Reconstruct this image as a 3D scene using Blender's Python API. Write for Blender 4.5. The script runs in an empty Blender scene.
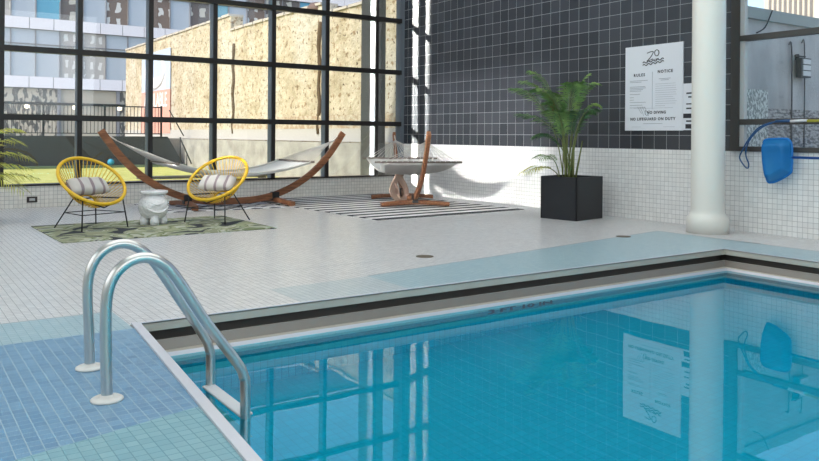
import bpy, bmesh, math, random
from mathutils import Vector, Matrix
random.seed(7)
S = bpy.context.scene
C = S.collection
# ------------------------------------------------------------------ camera
H = 1.15
YAW, ROLL = 0.5993, -0.00779
cam_d = bpy.data.cameras.new('camera'); cam = bpy.data.objects.new('camera', cam_d); C.objects.link(cam)
cam_d.sensor_width = 36; cam_d.lens = 772.9/819*36
cam_d.shift_y = -(230.5-136.26)/819
cam_d.clip_start = 0.05; cam_d.clip_end = 600
Fw = Vector((math.sin(YAW), math.cos(YAW), 0)); R0 = Vector((math.cos(YAW), -math.sin(YAW), 0)); U0 = Vector((0, 0, 1))
Rr = R0*math.cos(ROLL)-U0*math.sin(ROLL); Uu = R0*math.sin(ROLL)+U0*math.cos(ROLL)
M = Matrix((Rr, Uu, -Fw)).transposed().to_4x4(); M.translation = Vector((0, 0, H))
cam.matrix_world = M
S.camera = cam
# ------------------------------------------------------------------ light
S.view_settings.view_transform = 'Standard'; S.view_settings.look = 'None'; S.view_settings.gamma = 1
S.view_settings.use_curve_mapping = False
S.view_settings.exposure = 0.40
S.cycles.max_bounces = 10; S.cycles.transparent_max_bounces = 16; S.cycles.transmission_bounces = 8
S.cycles.use_denoising = True
S.cycles.sample_clamp_indirect = 6
W = bpy.data.worlds.new('sky'); S.world = W; W.use_nodes = True
wn = W.node_tree; bg = wn.nodes['Background']
sk = wn.nodes.new('ShaderNodeTexSky'); sk.sky_type = 'NISHITA'; sk.sun_disc = False
sk.sun_elevation = math.radians(42); sk.sun_rotation = math.radians(250); sk.dust_density = 2.5; sk.air_density = 1.0
wn.links.new(sk.outputs[0], bg.inputs[0]); bg.inputs[1].default_value = 0.24

def light(name, kind, loc, direction, energy, color=(1, 1, 1), **k):
    d = bpy.data.lights.new(name, kind); d.energy = energy; d.color = color
    for a, b in k.items(): setattr(d, a, b)
    o = bpy.data.objects.new(name, d); C.objects.link(o); o.location = loc
    o.rotation_euler = Vector(direction).to_track_quat('-Z', 'Y').to_euler()
    return o
light('sun', 'SUN', (0, 0, 30), (.85, .10, -.52), 1.8, (1, .93, .80), angle=.01)
# unseen fill lamps added behind, left of the camera and overhead to brighten the room
light('fill_behind', 'AREA', (2.0, -3.8, 3.2), (0, 1, -.15), 190, (.93, .97, 1), shape='RECTANGLE', size=9, size_y=4.5)
light('fill_left', 'AREA', (-4.8, 5.0, 3.2), (1, 0, -.15), 190, (.95, .98, 1), shape='RECTANGLE', size=12, size_y=4.5)
light('fill_overhead', 'AREA', (3.5, 6.0, 7.1), (0, 0, -1), 400, (1, .98, .95), shape='RECTANGLE', size=9, size_y=12)
# low sun reaching the tiled wall through the unseen windows on the left
light('low_sun_left', 'AREA', (-4.45, 9.5, 4.2), (2.25, .2, -.6), 28, (1, .97, .92), shape='RECTANGLE', size=3.2, size_y=3.0, spread=math.radians(4))
# sunlight thrown back by the glass tower: a narrow beam that rakes through the corner pane
bd_ = Vector((.96, -1, -.49)).normalized()
tgt = Vector((8.845, 12.60, 2.3))
light('reflected_sun', 'AREA', tgt-bd_*9, bd_, 105, (1, .95, .85), shape='RECTANGLE', size=.41, size_y=8.0, spread=math.radians(.8))
light('underwater_fill', 'AREA', (4.0, -2.8, -.60), (0, 1, -.05), 115, (.85, 1, 1), shape='RECTANGLE', size=5, size_y=.5)  # unseen fill added below the water to brighten the pool
# ------------------------------------------------------------------ materials
MATS = {}
def mat(name, color=(.8, .8, .8), rough=.5, metal=0, spec=.5, bump=None, var=None, emis=None, coat=0, trans=0):
    if name in MATS: return MATS[name]
    m = bpy.data.materials.new(name); m.use_nodes = True; nt = m.node_tree; b = nt.nodes['Principled BSDF']
    b.inputs['Base Color'].default_value = (*color, 1); b.inputs['Roughness'].default_value = rough
    b.inputs['Metallic'].default_value = metal; b.inputs['Specular IOR Level'].default_value = spec
    b.inputs['Coat Weight'].default_value = coat
    if emis: b.inputs['Emission Color'].default_value = (*emis[0], 1); b.inputs['Emission Strength'].default_value = emis[1]
    tc = nt.nodes.new('ShaderNodeTexCoord')
    if var:   # (scale, colour2, contrast, stretch)
        sc, c2, lo, hi = var[:4]
        n = nt.nodes.new('ShaderNodeTexNoise'); n.inputs['Scale'].default_value = sc; n.inputs['Detail'].default_value = 6
        mp = nt.nodes.new('ShaderNodeMapping'); mp.inputs['Scale'].default_value = var[4] if len(var) > 4 else (1, 1, 1)
        r = nt.nodes.new('ShaderNodeValToRGB'); r.color_ramp.elements[0].position = lo; r.color_ramp.elements[1].position = hi
        r.color_ramp.elements[0].color = (*color, 1); r.color_ramp.elements[1].color = (*c2, 1)
        nt.links.new(tc.outputs['Object'], mp.inputs[0]); nt.links.new(mp.outputs[0], n.inputs['Vector'])
        nt.links.new(n.outputs['Fac'], r.inputs[0]); nt.links.new(r.outputs[0], b.inputs['Base Color'])
    if bump:
        n = nt.nodes.new('ShaderNodeTexNoise'); n.inputs['Scale'].default_value = bump[0]; n.inputs['Detail'].default_value = 4
        bp = nt.nodes.new('ShaderNodeBump'); bp.inputs['Strength'].default_value = bump[1]; bp.inputs['Distance'].default_value = bump[2] if len(bump) > 2 else .01
        nt.links.new(tc.outputs['Object'], n.inputs['Vector']); nt.links.new(n.outputs['Fac'], bp.inputs['Height']); nt.links.new(bp.outputs[0], b.inputs['Normal'])
    MATS[name] = m; return m

def math_node(nt, op, a, b=None, c=None):
    n = nt.nodes.new('ShaderNodeMath'); n.operation = op
    for i, v in enumerate((a, b, c)):
        if v is None: continue
        if isinstance(v, (int, float)): n.inputs[i].default_value = v
        else: nt.links.new(v, n.inputs[i])
    return n.outputs[0]

def tile(name, axes, size, off, gap, c1, c2, grout, rough=.3, wave=0.0, bumpd=.002, spec=.5, patch=None):
    """square tiles laid in world space: axes e.g. 'XY'"""
    m = bpy.data.materials.new(name); m.use_nodes = True; nt = m.node_tree; b = nt.nodes['Principled BSDF']
    g = nt.nodes.new('ShaderNodeNewGeometry'); sx = nt.nodes.new('ShaderNodeSeparateXYZ'); nt.links.new(g.outputs['Position'], sx.inputs[0])
    idx, masks = [], []
    for k in range(2):
        u = math_node(nt, 'DIVIDE', math_node(nt, 'SUBTRACT', sx.outputs[axes[k]], off[k]), size[k])
        fr = math_node(nt, 'FRACT', u); idx.append(math_node(nt, 'FLOOR', u))
        d = math_node(nt, 'ABSOLUTE', math_node(nt, 'SUBTRACT', fr, .5))
        masks.append(math_node(nt, 'GREATER_THAN', d, .5-gap/size[k]/2))
    mk = math_node(nt, 'MAXIMUM', *masks)
    cb = nt.nodes.new('ShaderNodeCombineXYZ'); nt.links.new(idx[0], cb.inputs[0]); nt.links.new(idx[1], cb.inputs[1])
    wnz = nt.nodes.new('ShaderNodeTexWhiteNoise'); nt.links.new(cb.outputs[0], wnz.inputs['Vector'])
    mx = nt.nodes.new('ShaderNodeMix'); mx.data_type = 'RGBA'; nt.links.new(wnz.outputs['Value'], mx.inputs[0])
    mx.inputs[6].default_value = (*c1, 1); mx.inputs[7].default_value = (*c2, 1)
    col = mx.outputs[2]
    if patch:    # slow drift of the tile colour across the floor
        n = nt.nodes.new('ShaderNodeTexNoise'); n.inputs['Scale'].default_value = patch[0]; nt.links.new(g.outputs['Position'], n.inputs['Vector'])
        m3 = nt.nodes.new('ShaderNodeMix'); m3.data_type = 'RGBA'; m3.blend_type = 'MULTIPLY'; m3.inputs[0].default_value = 1
        rr = nt.nodes.new('ShaderNodeValToRGB'); rr.color_ramp.elements[0].color = (*patch[1], 1); rr.color_ramp.elements[1].color = (1, 1, 1, 1)
        rr.color_ramp.elements[0].position = .35; rr.color_ramp.elements[1].position = .65
        nt.links.new(n.outputs['Fac'], rr.inputs[0]); nt.links.new(col, m3.inputs[6]); nt.links.new(rr.outputs[0], m3.inputs[7]); col = m3.outputs[2]
    m2 = nt.nodes.new('ShaderNodeMix'); m2.data_type = 'RGBA'; nt.links.new(mk, m2.inputs[0]); nt.links.new(col, m2.inputs[6])
    m2.inputs[7].default_value = (*grout, 1); nt.links.new(m2.outputs[2], b.inputs['Base Color'])
    nt.links.new(math_node(nt, 'ADD', rough, math_node(nt, 'MULTIPLY', mk, .4)), b.inputs['Roughness'])
    b.inputs['Specular IOR Level'].default_value = spec
    h = math_node(nt, 'MULTIPLY', mk, -1)
    if wave:
        n = nt.nodes.new('ShaderNodeTexNoise'); n.inputs['Scale'].default_value = 9; nt.links.new(g.outputs['Position'], n.inputs['Vector'])
        h = math_node(nt, 'ADD', h, math_node(nt, 'MULTIPLY', n.outputs['Fac'], wave))
    bp = nt.nodes.new('ShaderNodeBump'); bp.inputs['Distance'].default_value = bumpd; bp.inputs['Strength'].default_value = .5
    nt.links.new(h, bp.inputs['Height']); nt.links.new(bp.outputs[0], b.inputs['Normal'])
    return m

def glass(name, tint=(.96, .98, .98), base=.04, top=.9):
    m = bpy.data.materials.new(name); m.use_nodes = True; nt = m.node_tree; nt.nodes.remove(nt.nodes['Principled BSDF'])
    out = nt.nodes['Material Output']; t = nt.nodes.new('ShaderNodeBsdfTransparent'); t.inputs[0].default_value = (*tint, 1)
    gl = nt.nodes.new('ShaderNodeBsdfGlossy'); gl.inputs['Roughness'].default_value = 0
    lw = nt.nodes.new('ShaderNodeLayerWeight'); lw.inputs[0].default_value = .5
    f = math_node(nt, 'ADD', base, math_node(nt, 'MULTIPLY', math_node(nt, 'POWER', lw.outputs['Facing'], 5), top))
    ms = nt.nodes.new('ShaderNodeMixShader'); nt.links.new(f, ms.inputs[0]); nt.links.new(t.outputs[0], ms.inputs[1]); nt.links.new(gl.outputs[0], ms.inputs[2])
    nt.links.new(ms.outputs[0], out.inputs[0]); return m

def water_mat():
    m = bpy.data.materials.new('pool water'); m.use_nodes = True; nt = m.node_tree; nt.nodes.remove(nt.nodes['Principled BSDF'])
    g = nt.nodes.new('ShaderNodeBsdfRefraction'); g.inputs['IOR'].default_value = 1.33; g.inputs['Roughness'].default_value = 0; g.inputs[0].default_value = (.22, .95, 1, 1)
    gl = nt.nodes.new('ShaderNodeBsdfGlossy'); gl.inputs['Roughness'].default_value = 0
    fr = nt.nodes.new('ShaderNodeFresnel'); fr.inputs['IOR'].default_value = 1.7
    tc = nt.nodes.new('ShaderNodeNewGeometry'); n = nt.nodes.new('ShaderNodeTexNoise'); n.inputs['Scale'].default_value = 2.2; n.inputs['Detail'].default_value = 1.5
    bp = nt.nodes.new('ShaderNodeBump'); bp.inputs['Strength'].default_value = .12; bp.inputs['Distance'].default_value = .005
    nt.links.new(tc.outputs['Position'], n.inputs['Vector']); nt.links.new(n.outputs['Fac'], bp.inputs['Height'])
    for q in (g, gl, fr): nt.links.new(bp.outputs[0], q.inputs['Normal'])
    ms = nt.nodes.new('ShaderNodeMixShader'); nt.links.new(fr.outputs[0], ms.inputs[0]); nt.links.new(g.outputs[0], ms.inputs[1]); nt.links.new(gl.outputs[0], ms.inputs[2])
    nt.links.new(ms.outputs[0], nt.nodes['Material Output'].inputs[0]); return m

floor_white = tile('white floor mosaic', 'XY', (.05, .05), (0, .02), .004, (.54, .54, .545), (.65, .65, .65), (.33, .335, .35), rough=.28, spec=.5)
floor_far = floor_white
floor_blue = tile('blue floor mosaic', 'XY', (.05, .05), (0, .02), .004, (.11, .235, .37), (.155, .30, .44), (.30, .42, .50), rough=.3)
floor_teal = tile('sea green floor mosaic', 'XY', (.05, .05), (0, .02), .004, (.18, .35, .40), (.23, .41, .45), (.15, .29, .34), rough=.3)
floor_aqua = tile('pale aqua floor mosaic', 'XY', (.05, .05), (0, .02), .004, (.30, .43, .48), (.36, .48, .52), (.26, .38, .43), rough=.3)
floor_glare = tile('aqua floor mosaic paled by glare', 'XY', (.05, .05), (0, .02), .004, (.42, .48, .50), (.48, .53, .55), (.30, .36, .40), rough=.3)  # aqua band tone with glare painted into the colour
floor_joint = mat('grey joint', (.36, .40, .42), .5)
wall_white_x = tile('white wall mosaic, side', 'YZ', (.062, .0622), (.0, .0), .0045, (.72, .72, .71), (.80, .80, .79), (.40, .40, .41), rough=.35)
wall_white_y = tile('white wall mosaic, end', 'XZ', (.062, .0622), (.0, .0), .005, (.62, .61, .58), (.70, .69, .66), (.32, .32, .33), rough=.35)
wall_dark = tile('charcoal wall tile', 'YZ', (.203, .195), (.031, .02), .006, (.028, .032, .041), (.050, .055, .068), (.34, .35, .37), rough=.27, wave=.25, bumpd=.004, spec=.6)
pool_pale_x = tile('pale pool tile, side', 'YZ', (.05, .05), (0, 0), .004, (.30, .50, .55), (.36, .55, .6), (.25, .42, .47), rough=.2)
pool_pale_y = tile('pale pool tile, end', 'XZ', (.05, .05), (0, 0), .004, (.30, .50, .55), (.36, .55, .6), (.25, .42, .47), rough=.2)
pool_band = mat('teal waterline tile', (.01, .22, .31), .2, var=(30, (.02, .30, .40), .4, .6))
pool_wall_x = tile('pool wall mosaic, side', 'YZ', (.05, .05), (0, 0), .004, (.01, .42, .58), (.02, .48, .64), (.0, .28, .42), rough=.3)
pool_wall_y = tile('pool wall mosaic, end', 'XZ', (.05, .05), (0, 0), .004, (.01, .42, .58), (.02, .48, .64), (.0, .28, .42), rough=.3)
pool_floor = tile('pool floor mosaic', 'XY', (.06, .06), (0, 0), .004, (.0, .58, .76), (.0, .63, .81), (.0, .50, .66), rough=.3)
steel = mat('brushed stainless steel', (.62, .61, .59), .30, 1, bump=(220, .06, .001))
steel_curb = mat('stainless gutter plate', (.50, .47, .41), .5, .15)
steel_curb2 = mat('white steel coping', (.62, .62, .66), .45, .3)
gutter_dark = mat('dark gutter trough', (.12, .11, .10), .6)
frame_dark = mat('bronze black window frame', (.018, .016, .016), .4, .3)
frame_side = mat('grey aluminium jamb', (.18, .21, .25), .45, .4)
white_paint = mat('white column paint', (.72, .71, .66), .35)
black = mat('black metal', (.012, .012, .014), .45)
clear = glass('window glass')
plaster = mat('white plaster', (.72, .72, .70), .9)
water = water_mat()
wood = mat('oiled larch wood', (.15, .055, .022), .45, var=(6, (.30, .12, .05), .35, .65, (1, 8, 8)), bump=(40, .2, .002))
yellow = mat('yellow vinyl cord', (.72, .44, .015), .4)
ropew = mat('off white rope', (.62, .60, .56), .9)
linen = mat('natural cotton canvas', (.60, .60, .58), .95, bump=(180, .3, .002))
white_ceramic = mat('glazed white ceramic', (.80, .81, .83), .15, bump=(16, .9, .04), coat=.3)
# ------------------------------------------------------------------ mesh helpers
class MB:
    def __init__(s): s.bm = bmesh.new(); s.mats = []
    def mi(s, m):
        if m not in s.mats: s.mats.append(m)
        return s.mats.index(m)
    def face(s, pts, m=None, smooth=False):
        f = s.bm.faces.new([s.bm.verts.new(p) for p in pts]); f.smooth = smooth
        if m: f.material_index = s.mi(m)
        return f
    def box(s, a, b, m=None, mtx=None):
        x0, y0, z0 = a; x1, y1, z1 = b
        v = [Vector(p) for p in ((x0, y0, z0), (x1, y0, z0), (x1, y1, z0), (x0, y1, z0), (x0, y0, z1), (x1, y0, z1), (x1, y1, z1), (x0, y1, z1))]
        if mtx: v = [mtx @ p for p in v]
        vs = [s.bm.verts.new(p) for p in v]
        for q in ((0, 3, 2, 1), (4, 5, 6, 7), (0, 1, 5, 4), (1, 2, 6, 5), (2, 3, 7, 6), (3, 0, 4, 7)):
            f = s.bm.faces.new([vs[i] for i in q])
            if m: f.material_index = s.mi(m)
        return s
    def tube(s, pts, r, n=10, closed=False, m=None, radii=None, ab=None, cap=True):
        """sweep; ab=(half width, half height) makes a rounded rectangular section"""
        pts = [Vector(p) for p in pts]; N = len(pts); rings = []
        prev = None
        for i, p in enumerate(pts):
            if closed: t = pts[(i+1) % N]-pts[i-1]
            else: t = pts[min(i+1, N-1)]-pts[max(i-1, 0)]
            t.normalize()
            if prev is None:
                ref = Vector((0, 0, 1)) if abs(t.z) < .9 else Vector((0, 1, 0))
                if ab: ref = Vector(ab[2]) if len(ab) > 2 else ref
                u = t.cross(ref).normalized()
            else:
                u = prev-t*prev.dot(t)
                u = u.normalized() if u.length > 1e-6 else t.orthogonal().normalized()
            prev = u; v = t.cross(u); rr = radii[i] if radii else r; ring = []
            for k in range(n):
                a = 2*math.pi*k/n
                if ab:
                    ca, sa = math.cos(a), math.sin(a); e = .35
                    q = u*math.copysign(abs(ca)**e, ca)*ab[0]*(radii[i] if radii else 1)+v*math.copysign(abs(sa)**e, sa)*ab[1]*(radii[i] if radii else 1)
                else: q = (u*math.cos(a)+v*math.sin(a))*rr
                ring.append(s.bm.verts.new(p+q))
            rings.append(ring)
        mi = s.mi(m) if m else 0
        for i in range(N if closed else N-1):
            A, B = rings[i], rings[(i+1) % N]
            for k in range(n):
                f = s.bm.faces.new((A[k], A[(k+1) % n], B[(k+1) % n], B[k])); f.smooth = not ab; f.material_index = mi
        if not closed and cap:
            for ring in (rings[0][::-1], rings[-1]):
                f = s.bm.faces.new(ring); f.material_index = mi
        return s
    def lathe(s, prof, n=32, m=None, center=(0, 0, 0), wob=None):
        rings = []
        c = Vector(center)
        for r, z in prof:
            rings.append([s.bm.verts.new(c+Vector((r*math.cos(2*math.pi*k/n)*(wob(2*math.pi*k/n, z) if wob else 1), r*math.sin(2*math.pi*k/n)*(wob(2*math.pi*k/n, z) if wob else 1), z))) for k in range(n)])
        mi = s.mi(m) if m else 0
        for A, B in zip(rings, rings[1:]):
            for k in range(n):
                f = s.bm.faces.new((A[k], A[(k+1) % n], B[(k+1) % n], B[k])); f.smooth = True; f.material_index = mi
        for ring in (rings[0][::-1], rings[-1]):
            f = s.bm.faces.new(ring); f.material_index = mi
        return s
    def build(s, name, m=None, parent=None, bevel=0, loc=None):
        bmesh.ops.recalc_face_normals(s.bm, faces=s.bm.faces) if not getattr(s, 'keep', False) else None
        me = bpy.data.meshes.new(name); s.bm.to_mesh(me); s.bm.free()
        if s.mats:
            for q in s.mats: me.materials.append(q)
        elif m: me.materials.append(m)
        o = bpy.data.objects.new(name, me); C.objects.link(o)
        if parent: o.parent = parent
        if loc: o.location = loc
        if bevel:
            bv = o.modifiers.new('bevel', 'BEVEL'); bv.width = bevel; bv.segments = 2; bv.limit_method = 'ANGLE'
        return o
def tag(o, label=None, cat=None, group=None, kind=None):
    if label: o['label'] = label
    if cat: o['category'] = cat
    if group: o['group'] = group
    if kind: o['kind'] = kind
    return o
def thing(name, label, cat, loc=(0, 0, 0), rz=0, group=None):
    o = bpy.data.objects.new(name, None); C.objects.link(o); o.location = loc; o.rotation_euler = (0, 0, rz); o.empty_display_size = .1
    return tag(o, label, cat, group)
def copy_tree(o, parent=None):
    c = o.copy(); C.objects.link(c)
    if parent: c.parent = parent
    for ch in list(o.children): copy_tree(ch, c)
    return c
def struct(o, label=None): return tag(o, label, None, None, 'structure')
def catmull(pts, k=6):
    P = [Vector(p) for p in pts]; out = []
    for i in range(len(P)-1):
        p0 = P[max(i-1, 0)]; p1 = P[i]; p2 = P[i+1]; p3 = P[min(i+2, len(P)-1)]
        for j in range(k):
            t = j/k
            out.append(.5*((2*p1)+(p2-p0)*t+(2*p0-5*p1+4*p2-p3)*t*t+(3*p1-p0-3*p2+p3)*t**3))
    out.append(P[-1]); return out
def text(name, body, size, m, parent, mtx, depth=.001, align='CENTER', bold=.0, spc=1.0):
    cu = bpy.data.curves.new(name, 'FONT'); cu.body = body; cu.size = size; cu.extrude = depth; cu.align_x = align; cu.align_y = 'CENTER'; cu.offset = bold
    cu.resolution_u = 3; cu.space_character = spc
    t = bpy.data.objects.new('t', cu); C.objects.link(t); dg = bpy.context.evaluated_depsgraph_get()
    me = bpy.data.meshes.new_from_object(t.evaluated_get(dg)); bpy.data.objects.remove(t)
    me.transform(mtx); me.materials.clear(); me.materials.append(m)
    o = bpy.data.objects.new(name, me); C.objects.link(o); o.parent = parent
    return o
# ------------------------------------------------------------------ the room
XW, YD, ZC = 8.845, 13.17, 7.2
XL, YF = -5.0, -4.0
# pool outline
PA, PB, PC_, PD = Vector((1.30, 4.78)), Vector((7.24, 4.78)), Vector((7.24, -3.0)), Vector((1.30-.0848*7.78, -3.0))
fl = MB(); fl.keep = True
def fpoly(pts, m): fl.face([(x, y, 0) for x, y in pts], m)
def ex(y): return 1.252-.0848*(4.80-y)      # outer side of the left coping
fpoly([(XL, 5.24), (1.24, 5.24), (1.24, YD), (XL, YD)], floor_white)
fpoly([(XL, 5.215), (1.24, 5.215), (1.24, 5.24), (XL, 5.24)], floor_joint)
fpoly([(XL, 4.69), (1.24, 4.70), (1.24, 5.215), (XL, 5.215)], floor_aqua)
fpoly([(XL, 3.0), (.30, 3.0), (ex(3.2), 3.20), (ex(4.7), 4.70), (XL, 4.69)], floor_blue)
fpoly([(XL, YF), (ex(YF), YF), (ex(3.2), 3.20), (.30, 3.0), (XL, 3.0)], floor_teal)
fpoly([(1.24, 4.78), (2.4, 4.78), (2.4, 5.34), (1.24, 5.235)], floor_white)  # aqua band left white here, glare painted in by the tile colour
fpoly([(2.4, 4.78), (3.3, 4.78), (3.3, 5.42), (2.4, 5.34)], floor_glare)  # glare fading towards the aqua, painted as a paler strip
fpoly([(3.3, 4.78), (7.24, 4.78), (7.97, 4.78), (7.94, 6.16), (3.3, 5.42)], floor_aqua)
fpoly([(3.3, 5.42), (7.94, 6.16), (7.97, 6.19), (3.3, 5.445)], floor_joint)
fpoly([(1.24, 5.235), (3.3, 5.42), (3.3, 5.445), (7.97, 6.19), (7.97, YD), (1.24, YD)], floor_white)
fpoly([(7.24, YF), (7.94, YF), (7.94, 4.78), (7.24, 4.78)], floor_aqua)
fpoly([(7.94, YF), (7.97, YF), (7.97, 6.19), (7.94, 6.16)], floor_joint)
fpoly([(7.97, YF), (XW, YF), (XW, YD), (7.97, YD)], floor_white)
fpoly([(ex(YF), YF), (7.24, YF), (7.24, -3.0), (ex(-3), -3.0)], floor_teal)
struct(fl.build('floor'), 'pale mosaic tile pool deck with blue and aqua bands')
# expansion joint line across the deck
MB().box((1.9, 6.02, 0), (4.0, 6.026, .0006)).build('trim_1', floor_joint)['kind'] = 'structure'
MB().box((XL, YF-.2, ZC), (XW+.3, YD+.3, ZC+.2)).build('ceiling', plaster)['kind'] = 'structure'
MB().box((XL-.2, YF-.2, 0), (XL, YD+.2, ZC)).build('wall_left', plaster)['kind'] = 'structure'
MB().box((XL, YF-.2, 0), (XW+.3, YF, ZC)).build('wall_back', plaster)['kind'] = 'structure'
# window wall: mosaic knee wall, sill
w = MB(); w.box((XL, YD, -.02), (XW+.3, YD+.25, .335), wall_white_y)
w.box((XL, YD-.02, .335), (XW, YD+.25, .361), frame_dark)
struct(w.build('wall_front'), 'low white mosaic knee wall under the big window')
# tile wall with the right-hand window opening (Y 0.4 to 5.66, z 1.03 to 6.4)
w = MB(); OY0, OY1, OZ0, OZ1 = .3, 5.74, 1.0, 6.3
def wallseg(y0, y1, z0, z1):
    if z0 < .995: w.box((XW, y0, z0), (XW+.12, y1, min(z1, .995)), wall_white_x)
    if z1 > .995: w.box((XW, y0, max(z0, .995)), (XW+.12, y1, z1), wall_dark)
wallseg(OY1, YD, -.02, ZC); wallseg(YF, OY0, -.02, ZC); wallseg(OY0, OY1, -.02, OZ0); wallseg(OY0, OY1, OZ1, ZC)
struct(w.build('wall_right'), 'charcoal tiled wall above a white mosaic base')
# ---- window 1: the glazed grid
mx = [8.18-1.114*k for k in range(0, 12)]
zb = [1.397, 2.447, 3.497, 4.545, 5.59, 6.64]
win = thing('window_1', 'large black steel grid window looking onto the yard', None); del win['label']; struct(win, 'large black grid window looking onto the yard')
fr = MB()
for i, x in enumerate(mx): fr.box((x-.035, YD-.03, .361), (x+.035, YD+.15, ZC), frame_dark)
fr.box((XW-.10, YD-.02, .361), (XW, YD+.15, ZC), frame_side)
for z in zb: fr.box((XL, YD-.045, z-.045), (XW-.08, YD+.06, z+.045), frame_dark)
fr.build('window_frame', None, win)
fs = MB()
for x in mx: fs.box((x-.043, YD+.0, .361), (x-.035, YD+.15, ZC)); 
fs.build('mullion_cover', frame_side, win)
g = MB()
xs = [XL]+mx[::-1]+[XW-.1]; zs = [.361]+zb+[ZC]
for a, b in zip(xs, xs[1:]):
    for c, d in zip(zs, zs[1:]):
        g.box((a+.036, YD+.055, c+.03), (b-.045, YD+.062, d-.03))
g.build('window_glass', clear, win)
# ---- window 2: in the tiled wall
win2 = thing('window_2', None, None); struct(win2, 'black framed window in the tiled wall beside the column')
fr = MB()
fr.box((XW-.02, 5.645, 1.0), (XW+.13, 5.76, OZ1)); fr.box((XW-.02, OY0, 1.0), (XW+.13, OY0+.1, OZ1))
fr.box((XW-.03, OY0, 1.0), (XW+.13, 5.76, 1.055)); fr.box((XW-.02, OY0, OZ1-.08), (XW+.13, 5.76, OZ1))
for z in (1.36, 2.40, 3.44, 4.48): fr.box((XW-.01, OY0, z-.035), (XW+.08, 5.66, z+.035))
for y in (4.0, 2.4): fr.box((XW, y-.04, 1.0), (XW+.09, y+.04, OZ1))
fr.build('window_frame', mat('dark bronze frame', (.055, .05, .046), .45), win2)
MB().box((XW+.0, 5.585, 1.055), (XW+.06, 5.645, OZ1-.08)).build('window_jamb', mat('pale aluminium jamb', (.5, .49, .48), .5), win2)
g = MB(); g.box((XW+.085, OY0+.05, 1.05), (XW+.092, 5.6, OZ1-.05)); g.build('window_glass', clear, win2)
# ------------------------------------------------------------------ pool
def inset(d):
    pts = [PA, PB, PC_, PD]; n = 4; out = []
    lines = []
    for i in range(n):
        a, b = pts[i], pts[(i+1) % n]; t = (b-a).normalized(); nrm = Vector((t.y, -t.x))   # clockwise polygon: right-hand side is inward
        lines.append((a+nrm*d, t))
    for i in range(n):
        (a, t), (b, u) = lines[i-1], lines[i]
        k = (b-a).cross(u)/t.cross(u); out.append(a+t*k)
    return out
def ringband(mb, d0, z0, d1, z1, m_end, m_side, sides=(0, 1, 2, 3)):
    A, B = inset(d0), inset(d1)
    for i in sides:
        j = (i+1) % 4; mm = m_end if i in (0, 2) else m_side
        mb.face([(A[i].x, A[i].y, z0), (A[j].x, A[j].y, z0), (B[j].x, B[j].y, z1), (B[i].x, B[i].y, z1)], mm)
BOT = -1.02; WZ = -.201
pool = MB(); pool.keep = True
ringband(pool, .08, -.209, .08, -.33, pool_pale_y, pool_pale_x)
ringband(pool, .08, -.33, .08, -.48, pool_band, pool_band)
ringband(pool, .08, -.48, .08, -.60, pool_pale_y, pool_pale_x)
ringband(pool, .08, -.60, .08, BOT, pool_wall_y, pool_wall_x)
q = inset(.08); pool.face([(p.x, p.y, BOT) for p in q], pool_floor)
pool_o = struct(pool.build('pool_basin'), 'sunken pool basin lined with turquoise mosaic')
gt = MB(); gt.keep = True
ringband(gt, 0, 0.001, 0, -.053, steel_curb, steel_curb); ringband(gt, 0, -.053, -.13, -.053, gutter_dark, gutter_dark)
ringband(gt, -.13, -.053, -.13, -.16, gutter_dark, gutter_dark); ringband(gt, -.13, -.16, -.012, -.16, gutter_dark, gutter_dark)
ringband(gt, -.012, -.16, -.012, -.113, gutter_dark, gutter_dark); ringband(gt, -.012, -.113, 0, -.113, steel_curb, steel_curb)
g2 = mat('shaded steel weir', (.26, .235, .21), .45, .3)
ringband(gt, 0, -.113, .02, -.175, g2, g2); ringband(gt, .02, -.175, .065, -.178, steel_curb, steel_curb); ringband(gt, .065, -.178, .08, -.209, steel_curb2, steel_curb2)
gt.build('overflow_gutter', None, pool_o)
cp = MB()
a0 = Vector((ex(4.80), 4.80)); a1 = Vector((ex(-3), -3.0))
vs = [(a0.x, a0.y), (PA.x, PA.y), (PD.x, PD.y), (a1.x, a1.y)]
for z0, z1 in ((-.05, .012),):
    bot = [cp.bm.verts.new((x, y, z0)) for x, y in vs]; top = [cp.bm.verts.new((x, y, z1)) for x, y in vs]
    cp.bm.faces.new(top); cp.bm.faces.new(bot[::-1])
    for i in range(4): cp.bm.faces.new((bot[i], bot[(i+1) % 4], top[(i+1) % 4], top[i]))
cp.build('coping_strip', steel_curb2, pool_o)
cp = MB(); cp.box((PA.x-.02, 4.78, -.005), (7.26, 4.80, .006)); cp.box((7.24, -3, -.005), (7.26, 4.8, .006)); cp.build('coping_edge', steel_curb2, pool_o)
text('depth_marking', '3 FT 10 IN', .17, mat('navy depth tile', (.0, .012, .06), .5), pool_o, Matrix.Translation((4.33, 4.697, -.365)) @ Matrix.Rotation(math.pi/2, 4, 'X') @ Matrix.Diagonal((.95, 1, 1, 1)), bold=.004)
wq = inset(.074); wt = MB(); wt.keep = True
wt.face([(p.x, p.y, WZ) for p in wq][::-1])
wo = tag(wt.build('pool_water', water), 'still turquoise water filling the pool', 'water', kind='stuff')
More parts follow.
